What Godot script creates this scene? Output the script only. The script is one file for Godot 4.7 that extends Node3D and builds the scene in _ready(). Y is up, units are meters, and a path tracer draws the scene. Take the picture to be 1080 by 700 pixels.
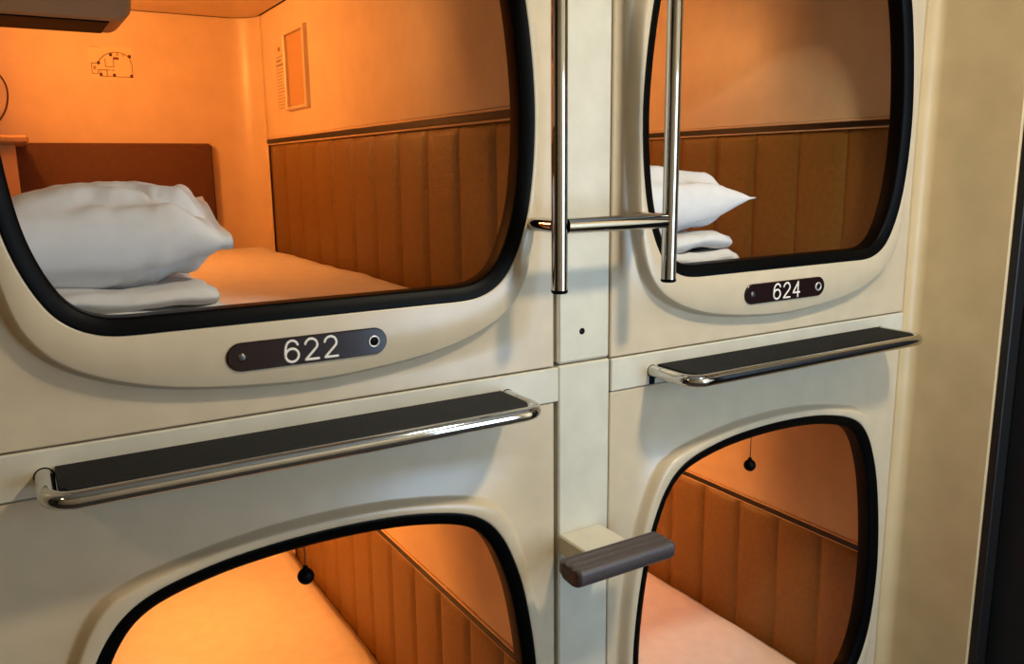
extends Node3D
# Capsule hotel corridor: four sleeping pods, seen from a corridor at standing eye height.
# x runs along the pod fronts, y up, z towards the corridor; the pod fronts lie in the plane z = 0.

const EYE := 1.60            # eye height; heights below are written relative to it
const PITCH := 1.118         # from one row of pods to the next
const LIP := 0.022           # how far the moulded lip stands proud of a pod front
var M := {}
var taken := {}

# ---------------------------------------------------------------- builders
class Shape:
	var st := SurfaceTool.new()
	var group := 0
	func _init():
		st.begin(Mesh.PRIMITIVE_TRIANGLES)
	func tri(a: Vector3, b: Vector3, c: Vector3, g := 0):
		for p in [a, c, b]:
			st.set_smooth_group(g)
			st.add_vertex(p)
	func quad(a: Vector3, b: Vector3, c: Vector3, d: Vector3, g := 0):
		tri(a, b, c, g)
		tri(a, c, d, g)
	# rows of points; seen from outside, rows go up and points go right
	func grid(rows: Array, wrap_u := false, wrap_v := false, g := 0):
		var n: int = rows.size()
		var m: int = rows[0].size()
		for i in (n if wrap_v else n - 1):
			for j in (m if wrap_u else m - 1):
				var r0: PackedVector3Array = rows[i]
				var r1: PackedVector3Array = rows[(i + 1) % n]
				quad(r0[j], r0[(j + 1) % m], r1[(j + 1) % m], r1[j], g)
	# a box with chamfered edges
	func box(lo: Vector3, hi: Vector3, c := 0.003):
		var half := (hi - lo) / 2.0
		var mid := (hi + lo) / 2.0
		c = minf(c, minf(half.x, minf(half.y, half.z)) * 0.9)
		var f := func(s: Vector3, axis: int) -> Vector3:
			var h := half - Vector3(c, c, c)
			h[axis] = half[axis]
			return mid + s * h
		for axis in 3:
			var u := (axis + 1) % 3
			var v := (axis + 2) % 3
			for s in [-1.0, 1.0]:
				var q := []
				for k in [[-1, -1], [1, -1], [1, 1], [-1, 1]]:
					var sv := Vector3.ZERO
					sv[axis] = s
					sv[u] = k[0]
					sv[v] = k[1]
					q.append(f.call(sv, axis))
				if s > 0: quad(q[0], q[1], q[2], q[3], -1)
				else: quad(q[3], q[2], q[1], q[0], -1)
			for a in [-1.0, 1.0]:
				for b in [-1.0, 1.0]:
					var p := Vector3.ZERO
					p[u] = a
					p[v] = b
					var p0 := p
					p0[axis] = -1
					var p1 := p
					p1[axis] = 1
					var e := [f.call(p0, u), f.call(p1, u), f.call(p1, v), f.call(p0, v)]
					var n: Vector3 = (e[1] - e[0]).cross(e[2] - e[0])
					if n.dot(p) > 0: quad(e[0], e[1], e[2], e[3], -1)
					else: quad(e[3], e[2], e[1], e[0], -1)
		for x in [-1.0, 1.0]:
			for y in [-1.0, 1.0]:
				for z in [-1.0, 1.0]:
					var s := Vector3(x, y, z)
					var e := [f.call(s, 0), f.call(s, 1), f.call(s, 2)]
					if x * y * z > 0: tri(e[0], e[1], e[2], -1)
					else: tri(e[2], e[1], e[0], -1)
	# a round bar along a path
	func tube(path: PackedVector3Array, r: float, sides := 16, caps := true, flat_z := 1.0):
		var rows := []
		var t0 := (path[1] - path[0]).normalized()
		var ref := Vector3.UP if absf(t0.y) < 0.9 else Vector3.BACK
		var nrm := ref.cross(t0).normalized()
		for i in path.size():
			var t := (path[mini(i + 1, path.size() - 1)] - path[maxi(i - 1, 0)]).normalized()
			nrm = (nrm - t * nrm.dot(t)).normalized()
			var bn := t.cross(nrm)
			var row := PackedVector3Array()
			for k in sides:
				var a := TAU * k / sides
				var off := (nrm * cos(a) + bn * sin(a)) * r
				off.z *= flat_z
				row.append(path[i] + off)
			rows.append(row)
		grid(rows, true, false)
		if caps:
			for e in [0, rows.size() - 1]:
				var row: PackedVector3Array = rows[e]
				for k in sides:
					if e == 0: tri(path[0], row[(k + 1) % sides], row[k], -1)
					else: tri(path[e], row[k], row[(k + 1) % sides], -1)
	# a profile of (radius, height) turned about an axis through at
	func lathe(at: Vector3, axis: Vector3, prof: PackedVector2Array, sides := 24):
		var ref := Vector3.UP if absf(axis.y) < 0.9 else Vector3.RIGHT
		var u := ref.cross(axis).normalized()
		var v := axis.cross(u)
		var rows := []
		for p in prof:
			var row := PackedVector3Array()
			for k in sides:
				var a := TAU * k / sides
				row.append(at + axis * p.y + (u * cos(a) + v * sin(a)) * p.x)
			rows.append(row)
		grid(rows, true, false)
	# a closed outline (counter-clockwise seen from +z) given thickness along z, with a small chamfer in front
	func slab(pts: PackedVector2Array, z0: float, z1: float, ch := 0.001, side_group := 0):
		var inner := PackedVector2Array()
		var n := pts.size()
		for i in n:
			var t := (pts[(i + 1) % n] - pts[(i - 1 + n) % n]).normalized()
			inner.append(pts[i] + Vector2(-t.y, t.x) * ch)
		var rows := []
		for l in [[pts, z0], [pts, z1 - ch], [inner, z1]]:
			var row := PackedVector3Array()
			for p in l[0]: row.append(Vector3(p.x, p.y, l[1]))
			rows.append(row)
		grid([rows[0], rows[1]], true, false, side_group)
		grid([rows[1], rows[2]], true, false, -1)
		var idx := Geometry2D.triangulate_polygon(inner)
		for k in range(0, idx.size(), 3):
			var a := inner[idx[k]]
			var b := inner[idx[k + 1]]
			var c := inner[idx[k + 2]]
			if (b - a).cross(c - a) < 0:
				var s := b
				b = c
				c = s
			tri(Vector3(a.x, a.y, z1), Vector3(b.x, b.y, z1), Vector3(c.x, c.y, z1), -1)
			tri(Vector3(c.x, c.y, z0), Vector3(b.x, b.y, z0), Vector3(a.x, a.y, z0), -1)
	func mesh() -> ArrayMesh:
		st.generate_normals()
		st.index()
		return st.commit()

func numbered(called: String) -> String:
	if not taken.has(called):
		taken[called] = 0
		return called
	taken[called] += 1
	return "%s_%03d" % [called, taken[called]]

func part(called: String, what, mat: Material, parent: Node3D, at := Vector3.ZERO) -> MeshInstance3D:
	var o := MeshInstance3D.new()
	o.name = called if parent != self else numbered(called)
	o.mesh = what if what is Mesh else what.mesh()
	o.material_override = mat
	o.position = at
	parent.add_child(o, true)
	return o

func tag(o: Node, label: String, category: String, group := "") -> void:
	o.set_meta("label", label)
	o.set_meta("category", category)
	if group: o.set_meta("group", group)

func thing(called: String, label: String, category: String, at := Vector3.ZERO, group := "") -> Node3D:
	var o := Node3D.new()
	o.name = numbered(called)
	add_child(o, true)
	o.position = at
	tag(o, label, category, group)
	return o

func structure(called: String, what, mat: Material, label := "") -> MeshInstance3D:
	var o := part(called, what, mat, self)
	o.set_meta("kind", "structure")
	if label: o.set_meta("label", label)
	return o

func one_box(lo: Vector3, hi: Vector3, c := 0.003) -> Shape:
	var s := Shape.new()
	s.box(lo, hi, c)
	return s

# ---------------------------------------------------------------- materials
func grain(seed_: int, freq: float, lo: Color, hi: Color, size := 256, octaves := 3) -> NoiseTexture2D:
	var n := FastNoiseLite.new()
	n.seed = seed_
	n.frequency = freq
	n.fractal_octaves = octaves
	var t := NoiseTexture2D.new()
	t.width = size
	t.height = size
	t.seamless = true
	t.noise = n
	var g := Gradient.new()
	g.set_color(0, lo)
	g.set_color(1, hi)
	t.color_ramp = g
	return t

func bumps(seed_: int, freq: float, strength: float, size := 256) -> NoiseTexture2D:
	var n := FastNoiseLite.new()
	n.seed = seed_
	n.frequency = freq
	var t := NoiseTexture2D.new()
	t.width = size
	t.height = size
	t.seamless = true
	t.as_normal_map = true
	t.bump_strength = strength
	t.noise = n
	return t

func mat(color: Color, rough := 0.5, metal := 0.0) -> StandardMaterial3D:
	var m := StandardMaterial3D.new()
	m.albedo_color = color
	m.roughness = rough
	m.metallic = metal
	return m

func speckled(color: Color, rough: float, seed_: int, vary: float, freq: float, scale: float, bump := 0.0, bump_freq := 0.1) -> StandardMaterial3D:
	var m := mat(color, rough)
	var k := 1.0 - vary
	m.albedo_texture = grain(seed_, freq, Color(k, k, k * 0.995), Color(1, 1, 1))
	m.uv1_triplanar = true
	m.uv1_world_triplanar = true
	m.uv1_scale = Vector3.ONE * scale
	if bump > 0:
		m.normal_enabled = true
		m.normal_texture = bumps(seed_ + 7, bump_freq, bump)
	return m

func materials() -> void:
	M.panel = speckled(Color(0.805, 0.735, 0.62), 0.30, 3, 0.05, 0.02, 2.2)
	M.trim = speckled(Color(0.825, 0.80, 0.725), 0.34, 5, 0.05, 0.02, 2.6)
	M.inner = speckled(Color(0.85, 0.745, 0.60), 0.38, 9, 0.05, 0.02, 1.6)
	M.gasket = mat(Color(0.010, 0.011, 0.012), 0.45)
	M.gasket.metallic_specular = .2
	M.chrome = mat(Color(0.80, 0.80, 0.79), 0.05, 1.0)
	M.tread = mat(Color(0.030, 0.027, 0.023), 0.62)
	M.tread.metallic_specular = .4
	M.plate = mat(Color(0.115, 0.045, 0.045), 0.22)
	M.ink = mat(Color(0.90, 0.87, 0.82), 0.5)
	M.steel = mat(Color(0.45, 0.44, 0.42), 0.35, 0.9)
	M.satin = mat(Color(0.86, 0.85, 0.83), 0.38, 0.55)
	M.black = mat(Color(0.014, 0.012, 0.012), 0.5)
	M.black.metallic_specular = .2
	M.vinyl = speckled(Color(0.49, 0.345, 0.12), 0.42, 13, 0.12, 0.03, 6.0, 2.0, 0.2)
	M.board = speckled(Color(0.36, 0.20, 0.09), 0.45, 15, 0.10, 0.03, 6.0, 2.0, 0.2)
	M.bead = mat(Color(0.84, 0.70, 0.54), 0.22)
	M.insert = mat(Color(0.055, 0.022, 0.02), 0.45)
	M.casing = mat(Color(0.20, 0.16, 0.12), 0.9)
	M.sheet = speckled(Color(0.90, 0.88, 0.86), 0.85, 21, 0.04, 0.02, 3.0)
	M.pillow = speckled(Color(0.86, 0.85, 0.845), 0.85, 23, 0.04, 0.02, 4.0)
	M.blanket = speckled(Color(0.84, 0.835, 0.83), 0.9, 25, 0.05, 0.03, 4.0)
	M.peg = speckled(Color(0.305, 0.268, 0.268), 0.42, 27, 0.12, 0.05, 8.0, 1.0, 0.2)
	M.tv = mat(Color(0.62, 0.47, 0.29), 0.5)
	M.wall = speckled(Color(0.80, 0.70, 0.53), 0.42, 31, 0.06, 0.02, 1.5)
	M.plaster = speckled(Color(0.80, 0.79, 0.76), 0.7, 33, 0.06, 0.02, 1.5)
	M.carpet = speckled(Color(0.30, 0.285, 0.275), 0.95, 35, 0.4, 0.2, 4.0)
	M.frame = mat(Color(0.075, 0.06, 0.05), 0.5)
	M.navy = speckled(Color(0.028, 0.042, 0.060), 0.5, 37, 0.2, 0.02, 2.0)
	M.cord = mat(Color(0.30, 0.15, 0.07), 0.5)
	M.ochre = mat(Color(0.72, 0.55, 0.35), 0.55)
	M.white = mat(Color(0.9, 0.9, 0.88), 0.5)

# ---------------------------------------------------------------- outlines
func spline(half: PackedVector2Array, steps := 6) -> PackedVector2Array:
	# mirrors the right half (bottom centre to top centre) and smooths it; counter-clockwise from the bottom
	var pts := PackedVector2Array(half)
	for i in range(half.size() - 2, 0, -1): pts.append(Vector2(-half[i].x, half[i].y))
	var out := PackedVector2Array()
	var n := pts.size()
	for i in n:
		for k in steps:
			out.append(pts[i].cubic_interpolate(pts[(i + 1) % n], pts[(i - 1 + n) % n], pts[(i + 2) % n], float(k) / steps))
	return out

func ray_radius(poly: PackedVector2Array, c: Vector2, d: Vector2) -> float:
	var best := 0.0
	for i in poly.size():
		var hit = Geometry2D.segment_intersects_segment(c, c + d * 3.0, poly[i], poly[(i + 1) % poly.size()])
		if hit != null: best = maxf(best, (hit - c).length())
	return best

var opening: PackedVector2Array
var lip: PackedVector2Array
var panel_mesh: ArrayMesh
var gasket_mesh: ArrayMesh

func outlines() -> void:
	opening = spline(PackedVector2Array([Vector2(0, -.219), Vector2(.10, -.219), Vector2(.20, -.219), Vector2(.265, -.2185), Vector2(.300, -.212), Vector2(.330, -.196), Vector2(.353, -.170), Vector2(.375, -.125), Vector2(.391, -.07), Vector2(.401, 0), Vector2(.405, .07), Vector2(.404, .13), Vector2(.398, .2), Vector2(.388, .27), Vector2(.374, .34), Vector2(.355, .40), Vector2(.331, .452), Vector2(.298, .492), Vector2(.250, .518), Vector2(.17, .537), Vector2(.09, .546), Vector2(0, .549)]))
	lip = spline(PackedVector2Array([Vector2(0, -.327), Vector2(.10, -.322), Vector2(.2, -.310), Vector2(.28, -.290), Vector2(.345, -.260), Vector2(.385, -.220), Vector2(.406, -.17), Vector2(.420, -.1), Vector2(.430, 0), Vector2(.436, .08), Vector2(.434, .16), Vector2(.426, .25), Vector2(.413, .32), Vector2(.395, .39), Vector2(.371, .455), Vector2(.335, .512), Vector2(.285, .538), Vector2(.2, .557), Vector2(.1, .570), Vector2(0, .574)]))
	var c := Vector2(0, .15)
	var lo := Vector2(-.459, -.364)
	var hi := Vector2(.459, .684)
	var angles := []
	for i in 256: angles.append(TAU * i / 256.0)
	for q in [lo, hi, Vector2(lo.x, hi.y), Vector2(hi.x, lo.y)]: angles.append(fposmod((q - c).angle(), TAU))
	angles.sort()
	var rect_r := func(d: Vector2, e: float) -> float:
		var r := 9.0
		if d.x > 1e-6: r = minf(r, (hi.x - e - c.x) / d.x)
		if d.x < -1e-6: r = minf(r, (lo.x + e - c.x) / d.x)
		if d.y > 1e-6: r = minf(r, (hi.y - e - c.y) / d.y)
		if d.y < -1e-6: r = minf(r, (lo.y + e - c.y) / d.y)
		return r
	var rows := []
	for k in 17: rows.append(PackedVector3Array())
	for a in angles:
		var d := Vector2.from_angle(a)
		var r1 := ray_radius(opening, c, d)
		var r2 := ray_radius(lip, c, d)
		var wide := lerpf(.022, .011, smoothstep(.35, .95, absf(d.y)))
		wide = minf(wide, (r2 - r1) * .75)
		var prof := [[rect_r.call(d, .012), -.022], [r1, -.022], [r1, LIP - .004], [r1 + .0015, LIP - .0008], [r1 + .004, LIP]]
		for k in 8:
			var t := k / 7.0
			prof.append([r2 - wide * (1.0 - t), LIP * (1.0 - smoothstep(0.0, 1.0, t))])
		prof.append([lerpf(r2, rect_r.call(d, .003), .5), 0.0])
		prof.append([rect_r.call(d, .002), 0.0])
		prof.append([rect_r.call(d, 0.0), -.002])
		prof.append([rect_r.call(d, 0.0), -.05])
		for k in prof.size():
			var p: Vector2 = c + d * prof[k][0]
			rows[k].append(Vector3(p.x, p.y, prof[k][1]))
	var s := Shape.new()
	rows.reverse()
	s.grid([rows[0], rows[1]], true, false, 1)
	s.grid(rows.slice(1, 3), true, false, 2)
	s.grid(rows.slice(2, 15), true, false, 3)
	s.grid(rows.slice(14, 17), true, false, 4)
	panel_mesh = s.mesh()
	# the black rubber seal round the opening
	var g := Shape.new()
	var prof := [[-.001, LIP - .004], [-.0005, LIP + .0002], [.0015, LIP + .0006], [.020, .0135], [.0225, .0115], [.0230, .008], [.0230, -.020], [.0215, -.0225], [.004, -.0225], [-.001, -.0215]]
	rows = []
	for i in opening.size():
		var n := opening.size()
		var t := (opening[(i + 1) % n] - opening[(i - 1 + n) % n]).normalized()
		var inward := Vector2(-t.y, t.x)
		var row := PackedVector3Array()
		for p in prof:
			var q: Vector2 = opening[i] + inward * p[0]
			row.append(Vector3(q.x, q.y, p[1]))
		rows.append(row)
	g.grid(rows, true, true)
	gasket_mesh = g.mesh()

# ---------------------------------------------------------------- numbers
func numeral(ch: String, at: Vector3, h: float, s: Shape) -> void:
	var p := []
	if ch == "6":
		p.append([Vector2(.60, .80), Vector2(.54, .92), Vector2(.42, .99), Vector2(.30, 1.0), Vector2(.17, .95), Vector2(.08, .83), Vector2(.03, .66), Vector2(.01, .48), Vector2(.01, .32)])
		var loop := []
		for k in 25: loop.append(Vector2(.32 + .31 * cos(PI - TAU * k / 24.0), .31 + .31 * sin(PI - TAU * k / 24.0)))
		p.append(loop)
	elif ch == "2":
		var arc := []
		for k in 11: arc.append(Vector2(.31 + .29 * cos(PI * .93 - PI * 1.1 * k / 10.0), .71 + .29 * sin(PI * .93 - PI * 1.1 * k / 10.0)))
		arc.append_array([Vector2(.50, .50), Vector2(.36, .36), Vector2(.16, .17), Vector2(.02, .02)])
		p.append(arc)
		p.append([Vector2(.02, .02), Vector2(.64, .02)])
	else:
		p.append([Vector2(.47, 0), Vector2(.47, 1.0)])
		p.append([Vector2(.47, 1.0), Vector2(.0, .28)])
		p.append([Vector2(.0, .28), Vector2(.64, .28)])
	for line in p:
		var path := PackedVector3Array()
		for q in line: path.append(at + Vector3(q.x * h, q.y * h, 0))
		s.tube(path, h * .062, 10, true, .35)
		for e in [path[0], path[path.size() - 1]]:
			s.lathe(e, Vector3.BACK, PackedVector2Array([Vector2(h * .062, 0), Vector2(h * .045, .0006), Vector2(0.0, .0008)]), 10)

func number_plate(pod: Node3D, text: String, dx: float) -> void:
	var w := .125
	var r := .0215
	var at := Vector3(dx, -.2685, LIP)
	var pts := PackedVector2Array()
	for k in 13: pts.append(Vector2(w - r, 0) + Vector2.from_angle(-PI / 2 + PI * k / 12.0) * r)
	for k in 13: pts.append(Vector2(-w + r, 0) + Vector2.from_angle(PI / 2 + PI * k / 12.0) * r)
	var s := Shape.new()
	s.slab(pts, -.001, .004, .0015)
	var plate := part("number_plate", s, M.plate, pod, at)
	plate.set_meta("label", "dark maroon rounded plate reading " + text)
	var h := .0325
	var x := -.0400
	for ch in text:
		var n := Shape.new()
		numeral(ch, Vector3(x, -h * .5, .0042), h, n)
		part("numeral", n, M.ink, plate)
		x += .0305
	var sc := Shape.new()
	sc.lathe(Vector3(-w + r, 0, .0035), Vector3.BACK, PackedVector2Array([Vector2(.0065, 0), Vector2(.0062, .0015), Vector2(.004, .0024), Vector2(0, .0028)]), 18)
	for a in [0.4, 0.4 + PI / 2]:
		var d := Vector3(cos(a), sin(a), 0) * .0034
		sc.tube(PackedVector3Array([Vector3(-w + r, 0, .0062) - d, Vector3(-w + r, 0, .0062) + d]), .0007, 6)
	part("screw", sc, M.steel, plate)
	var ring := Shape.new()
	ring.lathe(Vector3(w - r * 1.05, 0, .0035), Vector3.BACK, PackedVector2Array([Vector2(.0098, 0), Vector2(.0096, .002), Vector2(.0082, .003), Vector2(.0070, .002), Vector2(.0068, .0006)]), 24)
	part("lock_ring", ring, M.satin, plate)
	var key := Shape.new()
	key.lathe(Vector3(w - r * 1.05, 0, .0036), Vector3.BACK, PackedVector2Array([Vector2(.0071, 0), Vector2(.0068, .0008), Vector2(0, .0008)]), 20)
	part("lock_core", key, M.black, plate)

# ---------------------------------------------------------------- a pod
const IN_X := .443           # inner half width
const CEIL := .520
const FLOOR := -.42
const BACK := -1.87

func channel_mesh(w: float) -> ArrayMesh:
	# one upholstered channel of the side padding, facing -x, its lower left corner at the origin, running towards -z
	var s := Shape.new()
	var rows := []
	var y1 := .085 - FLOOR
	for j in 6:
		var y: float = [0.0, .2, y1 - .05, y1 - .02, y1 - .006, y1][j]
		var tuck: float = [0.0, 0.0, 0.0, .001, .004, .010][j]
		var row := PackedVector3Array()
		for i in 11:
			var u := i / 10.0
			var e := minf(u, 1.0 - u) * w
			var out := .0065 * sqrt(clampf(1.0 - pow(1.0 - clampf(e / .016, 0, 1), 2.0), 0, 1)) + .003 * sin(PI * u)
			row.append(Vector3(-maxf(out - tuck, 0), y, -w * (1.0 - u)))
		rows.append(row)
	s.grid(rows)
	return s.mesh()

func back_wall_mesh() -> ArrayMesh:
	var s := Shape.new()
	var plan := PackedVector2Array()
	plan.append(Vector2(-IN_X, BACK + .103))
	var r := .10
	for k in 13: plan.append(Vector2(-IN_X + r, BACK + r) + Vector2.from_angle(PI + PI / 2 * k / 12.0) * r)
	for k in 13: plan.append(Vector2(IN_X - r, BACK + r) + Vector2.from_angle(PI * 1.5 + PI / 2 * k / 12.0) * r)
	plan.append(Vector2(IN_X, BACK + .103))
	var rows := []
	for y in [FLOOR, .1, CEIL]:
		var row := PackedVector3Array()
		for p in plan: row.append(Vector3(p.x, y, p.y))
		rows.append(row)
	s.grid(rows)
	rows = []
	for y in [CEIL, FLOOR]:
		var row := PackedVector3Array()
		for p in plan: row.append(Vector3(p.x * 1.02, y, p.y - .01))
		rows.append(row)
	s.grid(rows)
	return s.mesh()

var chan: ArrayMesh
var back_mesh: ArrayMesh

func make_pod(label: String, cx: float, cy: float, number := "") -> Node3D:
	var pod := thing("sleeping_pod", label, "sleeping pod", Vector3(cx, EYE + cy, 0), "sleeping pods")
	part("front_panel", panel_mesh, M.panel, pod)
	part("door_seal", gasket_mesh, M.gasket, pod).set_meta("label", "black rubber seal round the opening")
	part("back_wall", back_mesh, M.inner, pod)
	part("pod_ceiling", one_box(Vector3(-IN_X + .001, CEIL + .002, BACK), Vector3(IN_X - .001, CEIL + .012, -.0225), .001), M.inner, pod)
	part("pod_floor", one_box(Vector3(-IN_X - .008, FLOOR - .010, BACK), Vector3(IN_X + .008, FLOOR - .0005, -.0225), .001), M.casing, pod)
	for side in [-1.0, 1.0]:
		var x0: float = minf(side * IN_X, side * (IN_X + .009))
		part("side_wall", one_box(Vector3(x0, .112, BACK + .1055), Vector3(x0 + .009, CEIL - .001, -.0225), .001), M.inner, pod)
		var b0: float = minf(side * (IN_X + .006), side * (IN_X + .010))
		var pad := part("wall_padding", one_box(Vector3(b0, FLOOR, BACK + .1055), Vector3(b0 + .004, .090, -.0225), .001), M.vinyl, pod)
		pad.set_meta("label", "ochre vinyl padding in upright channels")
		for k in 11:
			var c := part("channel", chan, M.vinyl, pad, Vector3(side * (IN_X + .006), FLOOR, -.030 - .1545 * k))
			if side < 0: c.transform = Transform3D(Basis(Vector3.UP, PI), Vector3(side * (IN_X + .006), FLOOR, -.030 - .1545 * (k + 1)))
		var rail := Shape.new()
		var f: float = side * (IN_X - .004)
		var h: float = side * (IN_X + .006)
		rail.box(Vector3(minf(f, h), .0860, BACK + .1055), Vector3(maxf(f, h), .0915, -.0225), .002)
		rail.box(Vector3(minf(f, h), .1045, BACK + .1055), Vector3(maxf(f, h), .1115, -.0225), .002)
		var r := part("trim_rail", rail, M.bead, pod)
		f = side * (IN_X - .0055)
		part("dark_insert", one_box(Vector3(minf(f, h), .0912, BACK + .106), Vector3(maxf(f, h), .1048, -.0226), .0005), M.insert, r)
	var hb := Shape.new()
	hb.box(Vector3(-.385, FLOOR, BACK + .0005), Vector3(.268, .094, BACK + .026), .008)
	part("headboard", hb, M.board, pod)
	# the outer shell that closes the pod
	var c := Shape.new()
	for side in [-1.0, 1.0]:
		c.box(Vector3(minf(side * .4535, side * .4575), -.4335, -1.90), Vector3(maxf(side * .4535, side * .4575), .545, -.024), .0005)
	c.box(Vector3(-.4535, .538, -1.90), Vector3(.4535, .545, -.024), .0005)
	c.box(Vector3(-.4535, -.4335, -1.90), Vector3(.4535, -.4305, -.024), .0005)
	c.box(Vector3(-.4535, -.4305, -1.90), Vector3(.4535, .538, -1.892), .0005)
	part("outer_casing", c, M.casing, pod)
	if number: number_plate(pod, number, -.006 if number == "622" else .001)
	return pod

func television(pod_x: float, pod_y: float, label: String) -> void:
	var t := thing("television_housing", label, "television", Vector3(pod_x, pod_y, 0), "ceiling televisions in the pods")
	var s := Shape.new()
	var pts := PackedVector2Array()
	var x1 := -.098
	var y0 := .318
	var r := .035
	pts.append(Vector2(-.4425, y0))
	pts.append(Vector2(x1 - r, y0))
	for k in 9: pts.append(Vector2(x1 - r, y0 + r) + Vector2.from_angle(-PI / 2 + PI / 2 * (k + 1) / 9.0) * r)
	pts.append(Vector2(x1 + .008, CEIL + .0015))
	pts.append(Vector2(-.4425, CEIL + .0015))
	s.slab(pts, -.98, -.80, .006, 1)
	part("housing", s, M.tv, t)
	var u := Shape.new()
	u.box(Vector3(-.435, y0 - .003, -.975), Vector3(x1 - .045, y0 + .002, -.808), .002)
	part("underside_panel", u, M.black, t)
	var sc := Shape.new()
	sc.box(Vector3(-.40, .375, -.8005), Vector3(x1 - .10, .505, -.7975), .002)
	part("screen", sc, M.black, t)

func pod_lamp(pod_x: float, pod_y: float, label: String, energy: float, warm: Color) -> void:
	# a small glowing wall lamp high on the left side wall, facing across the pod
	var at := Vector3(pod_x - IN_X, pod_y + .44, -1.32)
	var t := thing("pod_lamp", label, "lamp", at, "warm lamps behind the televisions")
	part("lamp_base", one_box(Vector3(.0005, -.050, -.075), Vector3(.016, .050, .075), .004), M.white, t)
	var glow := StandardMaterial3D.new()
	glow.albedo_color = Color(1, .9, .7)
	glow.emission_enabled = true
	glow.emission = warm
	glow.emission_energy_multiplier = 3.0
	part("diffuser", one_box(Vector3(.0155, -.042, -.066), Vector3(.026, .042, .066), .004), glow, t)
	var l := AreaLight3D.new()
	l.name = "lamp_light"
	l.area_size = Vector2(.13, .08)
	l.light_color = warm
	l.light_energy = energy
	l.area_range = 8.0
	l.shadow_enabled = true
	l.rotation.y = -PI / 2
	l.position = Vector3(.030, 0, 0)
	t.add_child(l)

# ---------------------------------------------------------------- furniture of the fronts
func step_shelf(x0: float, x1: float, label: String) -> void:
	var y := EYE - .404
	var t := thing("step_shelf", label, "step", Vector3((x0 + x1) / 2, y, .0), "folding step shelves on the pod fronts")
	var w := (x1 - x0) / 2
	var out := .118
	var r := .034
	var path := PackedVector3Array([Vector3(-w, 0, .0022), Vector3(-w, 0, .03)])
	for k in 9: path.append(Vector3(-w + r - r * cos(PI / 2 * k / 8.0), 0, out - r + r * sin(PI / 2 * k / 8.0)))
	for k in range(1, 12): path.append(Vector3(lerpf(-w + r, w - r, k / 12.0), 0, out))
	for k in 9: path.append(Vector3(w - r + r * sin(PI / 2 * k / 8.0), 0, out - r + r * cos(PI / 2 * k / 8.0)))
	path.append(Vector3(w, 0, .03))
	path.append(Vector3(w, 0, .0022))
	var s := Shape.new()
	s.tube(path, .0122, 20)
	part("tube_frame", s, M.chrome, t)
	# lower lip of the front: a second thin rail under the tread
	var lower := Shape.new()
	lower.tube(PackedVector3Array([Vector3(-w + r, -.004, out - .016), Vector3(w - r, -.004, out - .016)]), .006, 12)
	part("inner_rail", lower, M.chrome, t)
	# ribbed tread: the ribs run along the shelf
	var tr := Shape.new()
	var zs := []
	var ribs := 15
	var z0 := .004
	var z1 := out - .0085
	for k in ribs:
		var a := lerpf(z0, z1, float(k) / ribs)
		var b := lerpf(z0, z1, float(k + 1) / ribs)
		zs.append_array([[a, .0100], [lerpf(a, b, .2), .0128], [lerpf(a, b, .6), .0128], [lerpf(a, b, .8), .0100]])
	zs.append([z1, .0100])
	var top0 := PackedVector3Array()
	var top1 := PackedVector3Array()
	var bot0 := PackedVector3Array()
	var bot1 := PackedVector3Array()
	for q in zs:
		var zz: float = q[0]
		var in_x := .0135
		var over := zz - (out - r)
		if over > 0: in_x += r - sqrt(maxf(r * r - over * over, 0.0))
		top0.append(Vector3(-w + in_x, q[1], zz))
		top1.append(Vector3(w - in_x, q[1], zz))
		bot0.append(Vector3(-w + in_x, -.006, zz))
		bot1.append(Vector3(w - in_x, -.006, zz))
	tr.grid([top1, top0], false, false, -1)
	tr.grid([bot0, bot1], false, false, -1)
	tr.grid([top0, bot0], false, false, -1)
	tr.grid([bot1, top1], false, false, -1)
	var n := zs.size() - 1
	tr.quad(bot0[n], bot1[n], top1[n], top0[n], -1)
	tr.quad(bot1[0], bot0[0], top0[0], top1[0], -1)
	part("ribbed_tread", tr, M.tread, t)
	for sx in [-1.0, 1.0]:
		var slot := Shape.new()
		slot.box(Vector3(sx * w - .0075, -.0275, .0015), Vector3(sx * w + .0075, -.009, .0034), .0005)
		slot.lathe(Vector3(sx * w, 0, .0015), Vector3.BACK, PackedVector2Array([Vector2(.0132, 0), Vector2(.0132, .0019), Vector2(.0005, .0019)]), 20)
		part("slot", slot, M.black, t)

func grab_handle() -> void:
	var t := thing("grab_handle", "chrome ladder-style grab handle of two upright rails on the centre pillar", "handle", Vector3(.911, EYE, .10))
	for x in [-.121, .121]:
		var s := Shape.new()
		s.tube(PackedVector3Array([Vector3(x, -.204, 0), Vector3(x, 0, 0), Vector3(x, .40, 0), Vector3(x, .82, 0)]), .0138, 24)
		var rail := part("upright_rail", s, M.chrome, t)
		var cap := Shape.new()
		cap.lathe(Vector3(x, -.2035, 0), Vector3.DOWN, PackedVector2Array([Vector2(.0142, 0), Vector2(.0142, .004), Vector2(.012, .006), Vector2(0, .0062)]), 24)
		part("end_cap", cap, M.black, rail)
		for y in [-.097, .74]:
			var st := Shape.new()
			st.tube(PackedVector3Array([Vector3(x, y, -.0995), Vector3(x, y, -.0100)]), .0125, 18, false)
			part("standoff", st, M.chrome, t)
	for y in [-.097, .74]:
		var b := Shape.new()
		b.tube(PackedVector3Array([Vector3(-.108, y, 0), Vector3(.108, y, 0)]), .0135, 18, false)
		part("cross_bar", b, M.chrome, t)

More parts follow.
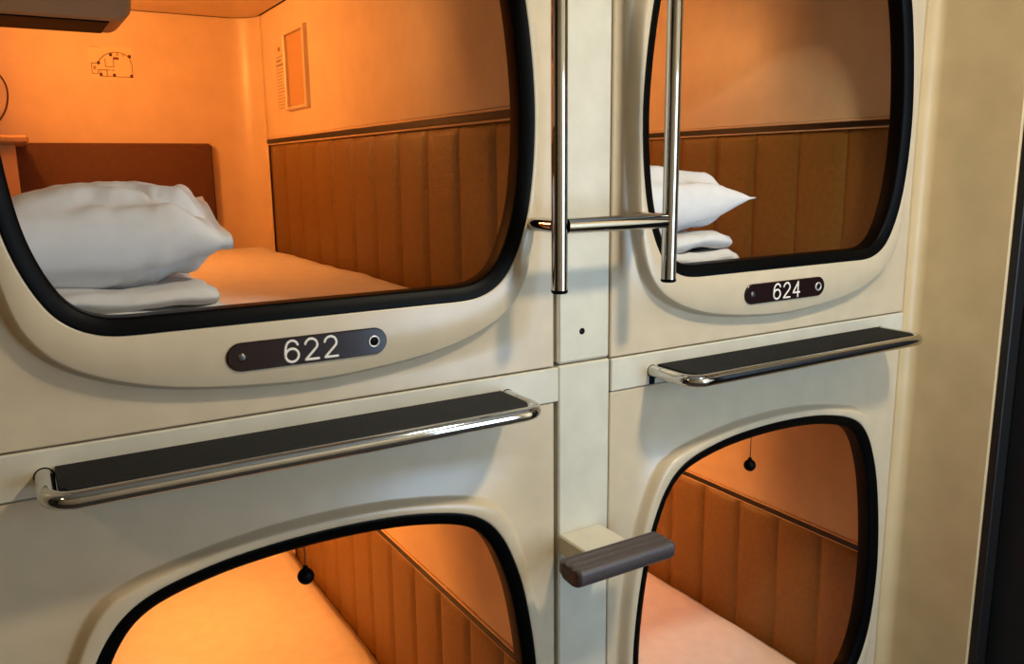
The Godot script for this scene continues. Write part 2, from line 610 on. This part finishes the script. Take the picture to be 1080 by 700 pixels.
func foot_peg() -> void:
	var t := thing("foot_peg", "dark brown grooved foot peg on a cream bracket on the pillar", "foot peg", Vector3(.911, EYE - .70, 0))
	part("bracket", one_box(Vector3(-.055, -.040, .0005), Vector3(.045, -.001, .090), .003), M.trim, t)
	var s := Shape.new()
	# section in (z, y): rounded, with three grooves along the top
	var sec := PackedVector2Array()
	var z0 := .083
	var z1 := .150
	sec.append_array([Vector2(z0, -.024), Vector2(z0, -.006), Vector2(z0 + .004, -.001)])
	for k in 3:
		var zc := lerpf(z0 + .012, z1 - .018, k / 2.0)
		sec.append_array([Vector2(zc - .004, .0005), Vector2(zc - .0015, -.0018), Vector2(zc + .0015, -.0018), Vector2(zc + .004, .0005)])
	sec.append_array([Vector2(z1 - .006, 0), Vector2(z1 - .001, -.004), Vector2(z1, -.009), Vector2(z1 - .001, -.026), Vector2(z1 - .008, -.034), Vector2(z1 - .02, -.037), Vector2(z0 + .014, -.034)])
	var mid := Vector2((z0 + z1) / 2, -.016)
	var rows := []
	for e in [[-.115, .55], [-.1145, .78], [-.112, .92], [-.107, 1.0], [.107, 1.0], [.112, .92], [.1145, .78], [.115, .55]]:
		var row := PackedVector3Array()
		for p in sec:
			var q := mid + (p - mid) * Vector2(e[1], lerpf(1.0, e[1], .7))
			row.append(Vector3(e[0], q.y, q.x))
		row.reverse()
		rows.append(row)
	s.grid(rows.slice(0, 4), true, false, 1)
	s.grid(rows.slice(3, 5), true, false, 2)
	s.grid(rows.slice(4, 8), true, false, 3)
	for e in [0, 7]:
		var row: PackedVector3Array = rows[e]
		var c := Vector3(row[0].x, mid.y, mid.x)
		for k in row.size():
			if e == 0: s.tri(c, row[(k + 1) % row.size()], row[k], 4)
			else: s.tri(c, row[k], row[(k + 1) % row.size()], 4)
	part("grooved_bar", s, M.peg, t)

func pull_cord(x: float, y: float, label: String) -> void:
	var t := thing("blind_pull", label, "blind pull", Vector3(x, y, -.055), "ball pulls of the roller blinds")
	var b := Shape.new()
	var prof := PackedVector2Array()
	for k in 15:
		var a := PI * k / 14.0
		prof.append(Vector2(maxf(.0142 * sin(a), .0003), .0142 * cos(a)))
	b.lathe(Vector3.ZERO, Vector3.UP, prof, 20)
	b.lathe(Vector3(0, .0135, 0), Vector3.DOWN, PackedVector2Array([Vector2(.0005, -.006), Vector2(.004, -.005), Vector2(.005, 0)]), 12)
	part("ball", b, M.black, t)
	var c := Shape.new()
	c.tube(PackedVector3Array([Vector3(0, .018, 0), Vector3(.0006, .04, 0), Vector3(0, .075, 0)]), .0011, 8)
	part("cord", c, M.cord, t)
	var e := Shape.new()
	e.lathe(Vector3(0, .073, 0), Vector3.UP, PackedVector2Array([Vector2(.0005, 0), Vector2(.005, .001), Vector2(.005, .02), Vector2(.0005, .021)]), 12)
	part("cord_stop", e, M.white, t)

# ---------------------------------------------------------------- bedding
func mattress(cx: float, top: float, floor_y: float, label: String, seed_: int) -> void:
	var s := Shape.new()
	var n := FastNoiseLite.new()
	n.seed = seed_
	n.frequency = 2.2
	var rows := []
	var hx := IN_X - .0085
	var za := -.035
	var zb := BACK + .036
	var nx := 26
	var nz := 46
	for j in nz + 1:
		var z := lerpf(za, zb, float(j) / nz)
		var row := PackedVector3Array()
		var ez := minf(za - z, z - zb)
		row.append(Vector3(-hx, floor_y, z))
		for i in nx + 1:
			var x := lerpf(-hx, hx, float(i) / nx)
			var ex := minf(x + hx, hx - x)
			var round_ := .022 * (pow(1.0 - clampf(ex / .03, 0, 1), 2.0) + pow(1.0 - clampf(ez / .03, 0, 1), 2.0))
			row.append(Vector3(x, top - round_ + .007 * n.get_noise_2d(x * 1.5, z * 1.2) + .003 * n.get_noise_2d(x * 5.0 + 9.0, z * 4.0), z))
		row.append(Vector3(hx, floor_y, z))
		rows.append(row)
	s.grid(rows)
	for e in [0, nz]:
		var row: PackedVector3Array = rows[e]
		for i in range(1, nx + 1):
			var a := Vector3(row[i].x, floor_y, row[i].z)
			var b := Vector3(row[i + 1].x, floor_y, row[i].z)
			if e == 0: s.quad(a, b, row[i + 1], row[i], 5)
			else: s.quad(b, a, row[i], row[i + 1], 5)
	var o := part("mattress", s, M.sheet, self, Vector3(cx, EYE, 0))
	tag(o, label, "mattress", "mattresses in the pods")

func pillow(label: String, at: Vector3, hx: float, hz: float, up: float, down: float, tip_y: float, turn: float, seed_: int, hem := .0, peak := -.25, blunt := .004) -> void:
	# a stuffed pillow with an empty flat hem at its right end; hx half width along x, hz along z
	var n := FastNoiseLite.new()
	n.seed = seed_
	n.frequency = 1.0
	var s := Shape.new()
	var nu := 64
	var nv := 56
	var hems := [PackedVector3Array(), PackedVector3Array()]
	for face in [1.0, -1.0]:
		var rows := []
		for j in nv + 1:
			var v := -1.0 + 2.0 * j / nv
			var row := PackedVector3Array()
			for i in nu + 1:
				var u := -1.0 + 2.0 * i / nu
				# edges draw in between the corners
				var px := hx * u * (1.0 - .05 * (1.0 - v * v))
				var pz := hz * v * (1.0 - .07 * (1.0 - u * u))
				var uu := clampf((u - peak * (1.0 - u * u)), -1, 1)
				var fill := pow(maxf(1.0 - uu * uu, 0), .55) * pow(maxf(1.0 - v * v * v * v, 0), .5)
				if u > .86: fill *= lerpf(1.0, .25, smoothstep(.86, 1.0, u))
				var fold := 0.0
				# folds that run out from the right corners and soft creases over the body
				var d1 := Vector2(1.0 - u, (v - 1.0) * .8)
				var d2 := Vector2(1.0 - u, (v + 1.0) * .8)
				for d in [d1, d2]:
					var l: float = d.length()
					fold += .009 * sin(d.angle() * 9.0 + 1.3 * n.get_noise_2d(u * 1.1, v * 1.3)) * smoothstep(0.05, .35, l) * (1.0 - smoothstep(.35, 1.25, l))
				# soft creases that run towards the right hem
				for cr in ([[-.80, .14, .016], [-.50, -.24, .018], [-.12, -.16, .014], [.35, -.1, .010]] if face > 0 else [[-.86, .08, .014], [-.62, -.16, .018], [-.2, .1, .012]]):
					var off: float = (v - cr[0] - cr[1] * u - .10 * n.get_noise_2d(u * 1.3, cr[0] * 9.0)) / (.07 + .03 * (1.0 - u))
					fold += cr[2] * (.6 * exp(-pow(off - 1.5, 2.0) * .8) - exp(-off * off)) * smoothstep(-.75, .35, u) * minf(fill * 1.4, 1.0)
				fold += .010 * n.get_noise_2d(u * .9 + 5.0, v * .9 + 2.0) * fill
				var h := (up if face > 0 else down) * fill + fold * minf(1.0, fill * 2.2)
				if u > .78: h = maxf(h, blunt * smoothstep(.78, .90, u) * sqrt(maxf(1.0 - pow(v, 8.0), 0.0)))
				var base := tip_y * smoothstep(.1, 1.0, u) + (hem * v + .005 * sin(v * 5.0 + 1.0)) * smoothstep(.5, 1.0, u)
				row.append(Vector3(px, base + face * maxf(h, 0.0), -pz))
			hems[0 if face > 0 else 1].append(row[nu])
			if face < 0: row.reverse()
			rows.append(row)
		s.grid(rows)
	s.grid([hems[1], hems[0]], false, false, 9)
	var o := part("pillow", s, M.pillow, self, at)
	o.rotation.y = turn
	tag(o, label, "pillow", "pillows in the upper pods")

func folded_blanket(label: String, at: Vector3, w: float, deep: float, h: float, seed_: int, layers := 2) -> void:
	# a thick cover folded over itself: the folds show as rounded ends on the right; at = right end on the mattress
	var n := FastNoiseLite.new()
	n.seed = seed_
	n.frequency = 1.0
	var s := Shape.new()
	var th := h / layers
	# centre line in (x, y)
	var line := PackedVector2Array()
	for l in layers:
		var y := th * (.5 + l)
		var from := -w if l % 2 == 0 else -th * .55
		var to := -th * .55 if l % 2 == 0 else -w
		for k in 15: line.append(Vector2(lerpf(from, to, k / 14.0), y + th * .12 * sin(k * .9 + l * 2.0)))
		if l < layers - 1:
			var side := 1.0 if l % 2 == 0 else -1.0
			for k in range(1, 8):
				var a := -PI / 2 + PI * k / 8.0
				line.append(Vector2(to + side * cos(a) * th * .55, y + th * .5 + sin(a) * th * .5))
	# outline of the thick sheet
	var rows := []
	var nz := 40
	for j in nz + 1:
		var v := float(j) / nz
		var z := -deep * v
		var endr := minf(v, 1.0 - v) * deep
		var squash := sqrt(clampf(1.0 - pow(1.0 - clampf(endr / (th * .6), 0, 1), 2.0), 0.03, 1))
		var left := PackedVector3Array()
		var right := PackedVector3Array()
		for i in line.size():
			var t := (line[mini(i + 1, line.size() - 1)] - line[maxi(i - 1, 0)]).normalized()
			var nn := Vector2(-t.y, t.x)
			var wr := .35 * n.get_noise_2d(i * .16 + 3.0, v * 5.0) - .55 * maxf(.22 - absf(n.get_noise_2d(i * .22 + v * 2.0, v * 7.0 + 20.0)), 0.0)
			var c := line[i] + Vector2(.012 * n.get_noise_2d(v * 3.0, 40.0), .010 * n.get_noise_2d(v * 3.4 + 3.0, line[i].x * 6.0) * line[i].y / h)
			var half := th * (.47 + wr * .55) * squash
			var p0 := c + nn * half
			var p1 := c - nn * half
			left.append(Vector3(p0.x, maxf(p0.y, .001), z))
			right.append(Vector3(p1.x, maxf(p1.y, .001), z))
		right.reverse()
		var row := PackedVector3Array(left)
		row.append_array(right)
		rows.append(row)
	s.grid(rows, true, false)
	for e in [0, nz]:
		var row: PackedVector3Array = rows[e]
		var m: int = row.size()
		for i in m / 2 - 1:
			if e == 0: s.quad(row[i + 1], row[i], row[m - 1 - i], row[m - 2 - i])
			else: s.quad(row[i], row[i + 1], row[m - 2 - i], row[m - 1 - i])
	var o := part("folded_blanket", s, M.blanket, self, at)
	tag(o, label, "blanket", "folded blankets in the upper pods")

# ---------------------------------------------------------------- printed sheets
func line_px(img: Image, a: Vector2, b: Vector2, col: Color, w := 1) -> void:
	var n := int(maxf((b - a).length() * 2.0, 1))
	for i in n + 1:
		var p := a.lerp(b, float(i) / n)
		img.fill_rect(Rect2i(int(p.x), int(p.y), w, w), col)

func printed(img: Image, rough := .5) -> StandardMaterial3D:
	var m := StandardMaterial3D.new()
	m.albedo_texture = ImageTexture.create_from_image(img)
	m.roughness = rough
	return m

func sheet_mesh(w: float, h: float) -> ArrayMesh:
	# a thin sheet facing +z, picture upright on its face
	var st := SurfaceTool.new()
	st.begin(Mesh.PRIMITIVE_TRIANGLES)
	var q := [Vector3(-w / 2, -h / 2, .0006), Vector3(w / 2, -h / 2, .0006), Vector3(w / 2, h / 2, .0006), Vector3(-w / 2, h / 2, .0006)]
	var uv := [Vector2(0, 1), Vector2(1, 1), Vector2(1, 0), Vector2(0, 0)]
	for k in [0, 2, 1, 0, 3, 2]:
		st.set_normal(Vector3.BACK)
		st.set_uv(uv[k])
		st.add_vertex(q[k])
	var e := [[0, 1], [1, 2], [2, 3], [3, 0]]
	for p in e:
		var a: Vector3 = q[p[0]]
		var b: Vector3 = q[p[1]]
		var a0 := Vector3(a.x, a.y, 0)
		var b0 := Vector3(b.x, b.y, 0)
		for v in [a, b, b0, a, b0, a0]:
			st.set_normal((b - a).cross(Vector3.BACK).normalized())
			st.set_uv(Vector2(.01, .01))
			st.add_vertex(v)
	return st.commit()

func evacuation_map(at: Vector3) -> void:
	var paper := Color(.86, .75, .58)
	var ink := Color(.22, .06, .05)
	var thin := Color(.45, .25, .15)
	var img := Image.create(192, 160, false, Image.FORMAT_RGB8)
	img.fill(paper)
	# heading
	for k in 9: img.fill_rect(Rect2i(8 + k * 5, 5 + k % 2, 3, 3), thin)
	# outline: square right side, curved roof on the left
	var roof := [Vector2(8, 82), Vector2(36, 82), Vector2(48, 62), Vector2(66, 45), Vector2(88, 34), Vector2(112, 28), Vector2(132, 28), Vector2(150, 33), Vector2(166, 42), Vector2(178, 54), Vector2(180, 68), Vector2(184, 78), Vector2(184, 142), Vector2(44, 142), Vector2(44, 112), Vector2(34, 112), Vector2(34, 130), Vector2(8, 130), Vector2(8, 82)]
	for i in roof.size() - 1: line_px(img, roof[i], roof[i + 1], ink if i == 0 else thin, 3)
	for l in [[44, 112, 58, 112], [72, 112, 72, 142], [62, 112, 84, 112], [92, 112, 106, 112], [68, 60, 68, 96], [68, 96, 104, 96], [104, 96, 104, 60], [124, 28, 124, 40], [120, 40, 128, 40], [152, 34, 148, 44]]:
		line_px(img, Vector2(l[0], l[1]), Vector2(l[2], l[3]), ink if l[1] == 112 or l[1] == 28 else thin, 3)
	img.fill_rect(Rect2i(16, 96, 12, 18), Color(.62, .45, .30))
	for d in [[40, 81], [96, 41], [178, 45], [46, 135], [104, 136], [180, 138]]:
		img.fill_rect(Rect2i(d[0] - 6, d[1] - 5, 13, 11), ink)
		img.fill_rect(Rect2i(d[0] - 4, d[1] - 7, 9, 15), ink)
	img.fill_rect(Rect2i(106, 52, 24, 11), Color(.38, .06, .05))
	var o := part("evacuation_map", sheet_mesh(.132, .108), printed(img), self, at)
	tag(o, "clear sticker with a printed evacuation floor plan on the pod back wall", "sticker")

func notice(at: Vector3) -> void:
	var img := Image.create(96, 176, false, Image.FORMAT_RGB8)
	img.fill(Color(.82, .72, .56))
	var rng := RandomNumberGenerator.new()
	rng.seed = 5
	img.fill_rect(Rect2i(36, 14, 22, 10), Color(.50, .36, .24))
	var y := 36
	while y < 164:
		var dark := y > 36 and y < 66
		var x := 10 + rng.randi_range(0, 6)
		var stop := 60 + rng.randi_range(0, 28)
		while x < stop:
			var w := rng.randi_range(4, 11)
			img.fill_rect(Rect2i(x, y, w, 5 if dark else 3), Color(.42, .30, .20) if dark else Color(.60, .47, .33))
			x += w + 2
		y += 11 if dark else 8
	var o := part("notice_sheet", sheet_mesh(.105, .225), printed(img), self, at)
	o.rotation.y = -PI / 2
	tag(o, "faint printed notice on the pod side wall beside the framed panel", "notice")

func framed_panel(at: Vector3) -> void:
	# at: middle of the panel on the wall; faces -x
	var t := thing("framed_panel", "tall cream frame with an ochre inset panel on the pod side wall", "wall panel", at)
	t.rotation.y = -PI / 2
	var w := .105
	var h := .122
	var f := Shape.new()
	var bar := .013
	var prof := [[w, 0.0], [w - .003, .012], [w - .006, .015], [w - bar + .003, .015], [w - bar, .012], [w - bar, .001]]
	var rows := []
	for p in prof:
		var e: float = p[0] - w
		var row := PackedVector3Array()
		for q in [Vector2(1, -1), Vector2(1, 1), Vector2(-1, 1), Vector2(-1, -1)]:
			row.append(Vector3(q.x * (w + e), q.y * (h + e), p[1]))
		rows.append(row)
	f.grid(rows, true, false, -1)
	part("frame", f, M.inner, t)
	part("inset", one_box(Vector3(-w + bar, -h + bar, 0), Vector3(w - bar, h - bar, .003), .0005), M.ochre, t)

func console() -> void:
	var t := thing("bedside_console", "beige bedside console at the far left corner beside the headboard", "console", Vector3(-.055, EYE, -1.765))
	part("top_slab", one_box(Vector3(.002, .081, -.072), Vector3(.142, .103, .30), .006), M.tv, t)
	part("body", one_box(Vector3(.002, -.262, -.072), Vector3(.108, .081, .28), .004), M.ochre, t)
	part("drawer_slot", one_box(Vector3(.02, .062, .279), Vector3(.062, .070, .2815), .001), M.insert, t)

func cable() -> void:
	var c := Curve3D.new()
	for p in [Vector3(.000, .40, -1.845), Vector3(.020, .335, -1.862), Vector3(.055, .27, -1.864), Vector3(.050, .205, -1.864), Vector3(.018, .150, -1.862), Vector3(-.015, .108, -1.82)]:
		c.add_point(p)
	for i in c.point_count:
		var a := c.get_point_position(maxi(i - 1, 0))
		var b := c.get_point_position(mini(i + 1, c.point_count - 1))
		c.set_point_in(i, (a - b) / 6.0)
		c.set_point_out(i, (b - a) / 6.0)
	c.bake_interval = .008
	var s := Shape.new()
	s.tube(c.get_baked_points(), .0026, 10)
	var o := part("loose_cable", s, M.cord, self, Vector3(0, EYE, 0))
	tag(o, "thin brown cable looping down the pod back wall above the console", "cable")

func ceiling_light(at: Vector3, label: String, color: Color, energy: float, size: float) -> void:
	var t := thing("ceiling_light", label, "ceiling light", at, "corridor ceiling lights")
	var b := Shape.new()
	b.lathe(Vector3.ZERO, Vector3.DOWN, PackedVector2Array([Vector2(0, 0), Vector2(size * .62, 0), Vector2(size * .62, .02), Vector2(size * .53, .024), Vector2(size * .52, .012)]), 32)
	part("fitting", b, M.white, t)
	var d := Shape.new()
	d.lathe(Vector3.ZERO, Vector3.DOWN, PackedVector2Array([Vector2(size * .52, .013), Vector2(size * .3, .017), Vector2(0.0005, .018)]), 32)
	var glow := StandardMaterial3D.new()
	glow.albedo_color = Color(.9, .9, .9)
	glow.emission_enabled = true
	glow.emission = color
	glow.emission_energy_multiplier = 12.0
	part("diffuser", d, glow, t)
	var l := AreaLight3D.new()
	l.name = "panel_light"
	l.area_size = Vector2(size, size)
	l.light_color = color
	l.light_energy = energy
	l.area_range = 12.0
	l.shadow_enabled = true
	l.rotation.x = -PI / 2
	l.position.y = -.028
	t.add_child(l)

func fill_window(at: Vector3, w: float, h: float, color: Color, energy: float) -> void:  # unseen glowing window, added to give cool fill light and chrome reflections
	var f := Shape.new()
	for s in [-1.0, 1.0]:
		f.box(Vector3(s * (w / 2 + .02) - .02, -h / 2 - .04, -.03), Vector3(s * (w / 2 + .02) + .02, h / 2 + .04, .0), .004)
		f.box(Vector3(-w / 2, s * (h / 2 + .02) - .02, -.03), Vector3(w / 2, s * (h / 2 + .02) + .02, .0), .004)
	var o := structure("added_window_1", f, M.white, "added frosted window for cool fill light, unseen behind the viewer")
	o.position = at
	var glow := StandardMaterial3D.new()
	glow.albedo_color = Color(.8, .85, .9)
	glow.emission_enabled = true
	glow.emission = color
	glow.emission_energy_multiplier = 3.0
	part("fill_pane", one_box(Vector3(-w / 2, -h / 2, -.012), Vector3(w / 2, h / 2, -.004), .001), glow, o)
	var l := AreaLight3D.new()
	l.name = "fill_light"
	l.area_size = Vector2(w, h)
	l.light_color = color
	l.light_energy = energy
	l.area_range = 12.0
	l.shadow_enabled = true
	l.position.z = -.034
	o.add_child(l)

# ---------------------------------------------------------------- the scene
func _ready() -> void:
	# camera
	var yaw := deg_to_rad(31.16)
	var pitch := deg_to_rad(11.165)
	var roll := deg_to_rad(-.676)
	var fwd := Vector3(sin(yaw) * cos(pitch), -sin(pitch), -cos(yaw) * cos(pitch))
	var rt := Vector3(cos(yaw), 0, sin(yaw))
	var up := rt.cross(fwd)
	var cam := Camera3D.new()
	cam.name = "camera"
	cam.transform = Transform3D(Basis(rt * cos(roll) + up * sin(roll), up * cos(roll) - rt * sin(roll), -fwd), Vector3(0, EYE, 1.25))
	cam.fov = rad_to_deg(2.0 * atan(350.0 / 879.0))
	cam.near = .05
	add_child(cam)
	cam.current = true
	# surroundings: indoors, no sky
	var we := WorldEnvironment.new()
	we.name = "surroundings"
	var env := Environment.new()
	env.background_mode = Environment.BG_COLOR
	env.background_color = Color(0, 0, 0)
	env.tonemap_mode = Environment.TONE_MAPPER_LINEAR
	env.tonemap_exposure = 1.0
	env.sdfgi_enabled = true
	env.ssao_enabled = true
	env.ssil_enabled = true
	we.environment = env
	add_child(we)
	materials()
	outlines()
	chan = channel_mesh(.1530)
	back_mesh = back_wall_mesh()
	# corridor lights: a cool one ahead on the right, a warm one back on the left
	ceiling_light(Vector3(1.28, 2.598, 1.07), "round warm white ceiling light ahead in the corridor", Color(1.0, .94, .82), 2.9, .16)
	ceiling_light(Vector3(-1.3, 2.598, 1.07), "round warm white ceiling light behind the viewer in the corridor", Color(1.0, .82, .56), .6, .16)
	fill_window(Vector3(1.62, 1.30, 1.949), .5, 1.3, Color(.72, .86, 1.0), 2.0)  # added cool fill from behind the viewer, placed clear of the plate reflection
	var warm := Color(1.0, .645, .325)
	# the corridor shell
	structure("floor", one_box(Vector3(-3.2, -.05, -2.1), Vector3(2.6, 0, 2.05), .001), M.carpet)
	structure("ceiling", one_box(Vector3(-3.2, 2.6, -2.1), Vector3(2.6, 2.65, 2.05), .001), M.plaster)
	structure("wall_back", one_box(Vector3(-3.2, 0, 1.95), Vector3(2.6, 2.6, 2.05), .001), M.plaster)
	structure("wall_left", one_box(Vector3(-3.2, 0, -.1), Vector3(-3.1, 2.6, 1.95), .001), M.frame)
	structure("wall_front", one_box(Vector3(-3.1, 0, -.09), Vector3(-.083, 2.6, -.002), .002), M.panel)
	# the end wall on the right: a small cove where it meets the pod fronts, then a dark doorway
	var plan := PackedVector2Array([Vector2(1.899, -.10), Vector2(1.899, -.004), Vector2(1.902, .000)])
	for k in 7: plan.append(Vector2(1.913, .0) + Vector2(.027 * sin(PI / 2 * k / 6.0), .027 * (1.0 - cos(PI / 2 * k / 6.0))))
	plan.append_array([Vector2(1.940, .218), Vector2(1.943, .221), Vector2(2.05, .221), Vector2(2.05, -.10)])
	var w := Shape.new()
	var rows := []
	for y in [0.0, 2.6]:
		var row := PackedVector3Array()
		for p in plan: row.append(Vector3(p.x, y, p.y))
		rows.append(row)
	w.grid([rows[0].slice(0, 3), rows[1].slice(0, 3)], false, false, 1)
	w.grid([rows[0].slice(2, 11), rows[1].slice(2, 11)], false, false, 2)
	w.grid([rows[0].slice(10, 14), rows[1].slice(10, 14)], false, false, -1)
	structure("wall_right", w, M.wall)
	structure("wall_right_far", one_box(Vector3(1.96, 0, 1.15), Vector3(2.06, 2.6, 1.95), .002), M.wall)
	var df := structure("door_1", one_box(Vector3(1.985, .01, .242), Vector3(2.02, 2.11, 1.13), .002), M.navy, "dark navy door in a black frame at the corridor end")
	var fr := Shape.new()
	fr.box(Vector3(1.945, 0, .2215), Vector3(2.03, 2.6, .2415), .002)
	fr.box(Vector3(1.945, 0, 1.130), Vector3(2.03, 2.6, 1.150), .002)
	fr.box(Vector3(1.945, 2.11, .2415), Vector3(2.03, 2.6, 1.130), .002)
	part("door_frame", fr, M.frame, df)
	# pillar between the pods, in two lengths with a fine joint, and the bands between the rows
	var jo := EYE - .364
	var px0 := .856
	var px1 := .976
	var pu := structure("trim_1", one_box(Vector3(px0, jo + .0012, -.06), Vector3(px1, 2.6, 0), .005), M.trim, "upper length of the cream pillar between the pods")
	var hole := Shape.new()
	hole.lathe(Vector3(.910, EYE - .304, -.0003), Vector3.BACK, PackedVector2Array([Vector2(.0062, 0), Vector2(.0062, .0007), Vector2(.005, .0009), Vector2(.0005, .0005)]), 18)
	part("bolt_hole", hole, M.black, pu)
	structure("trim_2", one_box(Vector3(px0, 0, -.06), Vector3(px1, jo - .0012, .001), .003), M.trim, "lower length of the cream pillar between the pods")
	var bt := EYE - .3665
	var bb := EYE - .432
	structure("trim_3", one_box(Vector3(-.083, bb, -.06), Vector3(.8545, bt, .003), .002), M.trim, "cream band under the pod numbered 622")
	structure("trim_4", one_box(Vector3(.9785, bb, -.06), Vector3(1.8975, bt, .003), .002), M.trim, "cream band under the pod numbered 624")
	for x in [[-.083, .8545], [.9785, 1.8975]]:
		structure("trim_upper_band", one_box(Vector3(x[0], EYE + .686, -.06), Vector3(x[1], 2.6, .003), .002), M.trim, "cream band above the upper pods")
		structure("baseboard_front", one_box(Vector3(x[0], 0, -.06), Vector3(x[1], EYE - PITCH - .366, .0), .002), M.trim, "cream plinth below the lower pods")
	structure("trim_gap_backing", one_box(Vector3(.8465, 0, -.13), Vector3(.979, 2.6, -.062), .001), M.casing, "dark backing behind the pillar")
	# pods
	var ax := .387
	var bx := 1.437
	make_pod("upper left cream pod with a maroon 622 plate below its opening", ax, 0, "622")
	make_pod("upper right cream pod with a maroon 624 plate below its opening", bx, 0, "624")
	make_pod("lower left cream pod below the pod numbered 622", ax, -PITCH)
	make_pod("lower right cream pod beside the foot peg, below 624", bx, -PITCH)
	var names := [["upper left pod", ax, 0.0, .86], ["upper right pod", bx, 0.0, .55], ["lower left pod", ax, -PITCH, 1.45], ["lower right pod", bx, -PITCH, 1.35]]
	for n in names:
		television(n[1], EYE + n[2], "beige television housing under the ceiling of the " + n[0])
		pod_lamp(n[1], EYE + n[2], "small warm wall lamp behind the television in the " + n[0], 1.15 * n[3], warm)
	mattress(ax, -.270, FLOOR + .0005, "white sheeted mattress in the upper pod left of the pillar", 1)
	mattress(bx, -.270, FLOOR + .0005, "white sheeted mattress in the upper pod right of the pillar", 2)
	mattress(ax, -1.436, FLOOR - PITCH + .0005, "bare white mattress in the lower left pod", 3)
	mattress(bx, -1.432, FLOOR - PITCH + .0005, "bare white mattress in the lower right pod", 4)
	# bedding
	folded_blanket("flat folded white blanket under the plump square-hemmed pillow", Vector3(.291, EYE - .262, -.10), .32, .42, .084, 41, 3)
	folded_blanket("bunched folded white blanket under the sharp pointed pillow", Vector3(1.418, EYE - .262, -.10), .40, .40, .112, 43, 3)
	pillow("plump white pillow with a square right hem, left of the pillar", Vector3(.140, EYE - .106, -.345), .192, .215, .086, .088, .020, -.10, 51, .030, -.12, .017)
	pillow("white pillow with a sharp pointed tip, right of the pillar", Vector3(1.232, EYE - .088, -.285), .240, .185, .088, .076, .010, .02, 57)
	# the fronts
	step_shelf(.010, .742, "black ribbed step with a chrome edge, left of the pillar")
	step_shelf(1.082, 1.806, "black ribbed step with a chrome edge, right of the pillar beside the end wall")
	grab_handle()
	foot_peg()
	pull_cord(.374, EYE - .677, "dark ball pull hanging in the opening of the lower left pod")
	pull_cord(1.438, EYE - .693, "dark ball pull hanging in the opening of the lower right pod")
	# inside the pod numbered 622
	evacuation_map(Vector3(.362, EYE + .351, BACK + .0005))
	notice(Vector3(ax + IN_X - .0002, EYE + .297, -1.566))
	framed_panel(Vector3(ax + IN_X - .0002, EYE + .305, -1.378))
	console()
	cable()
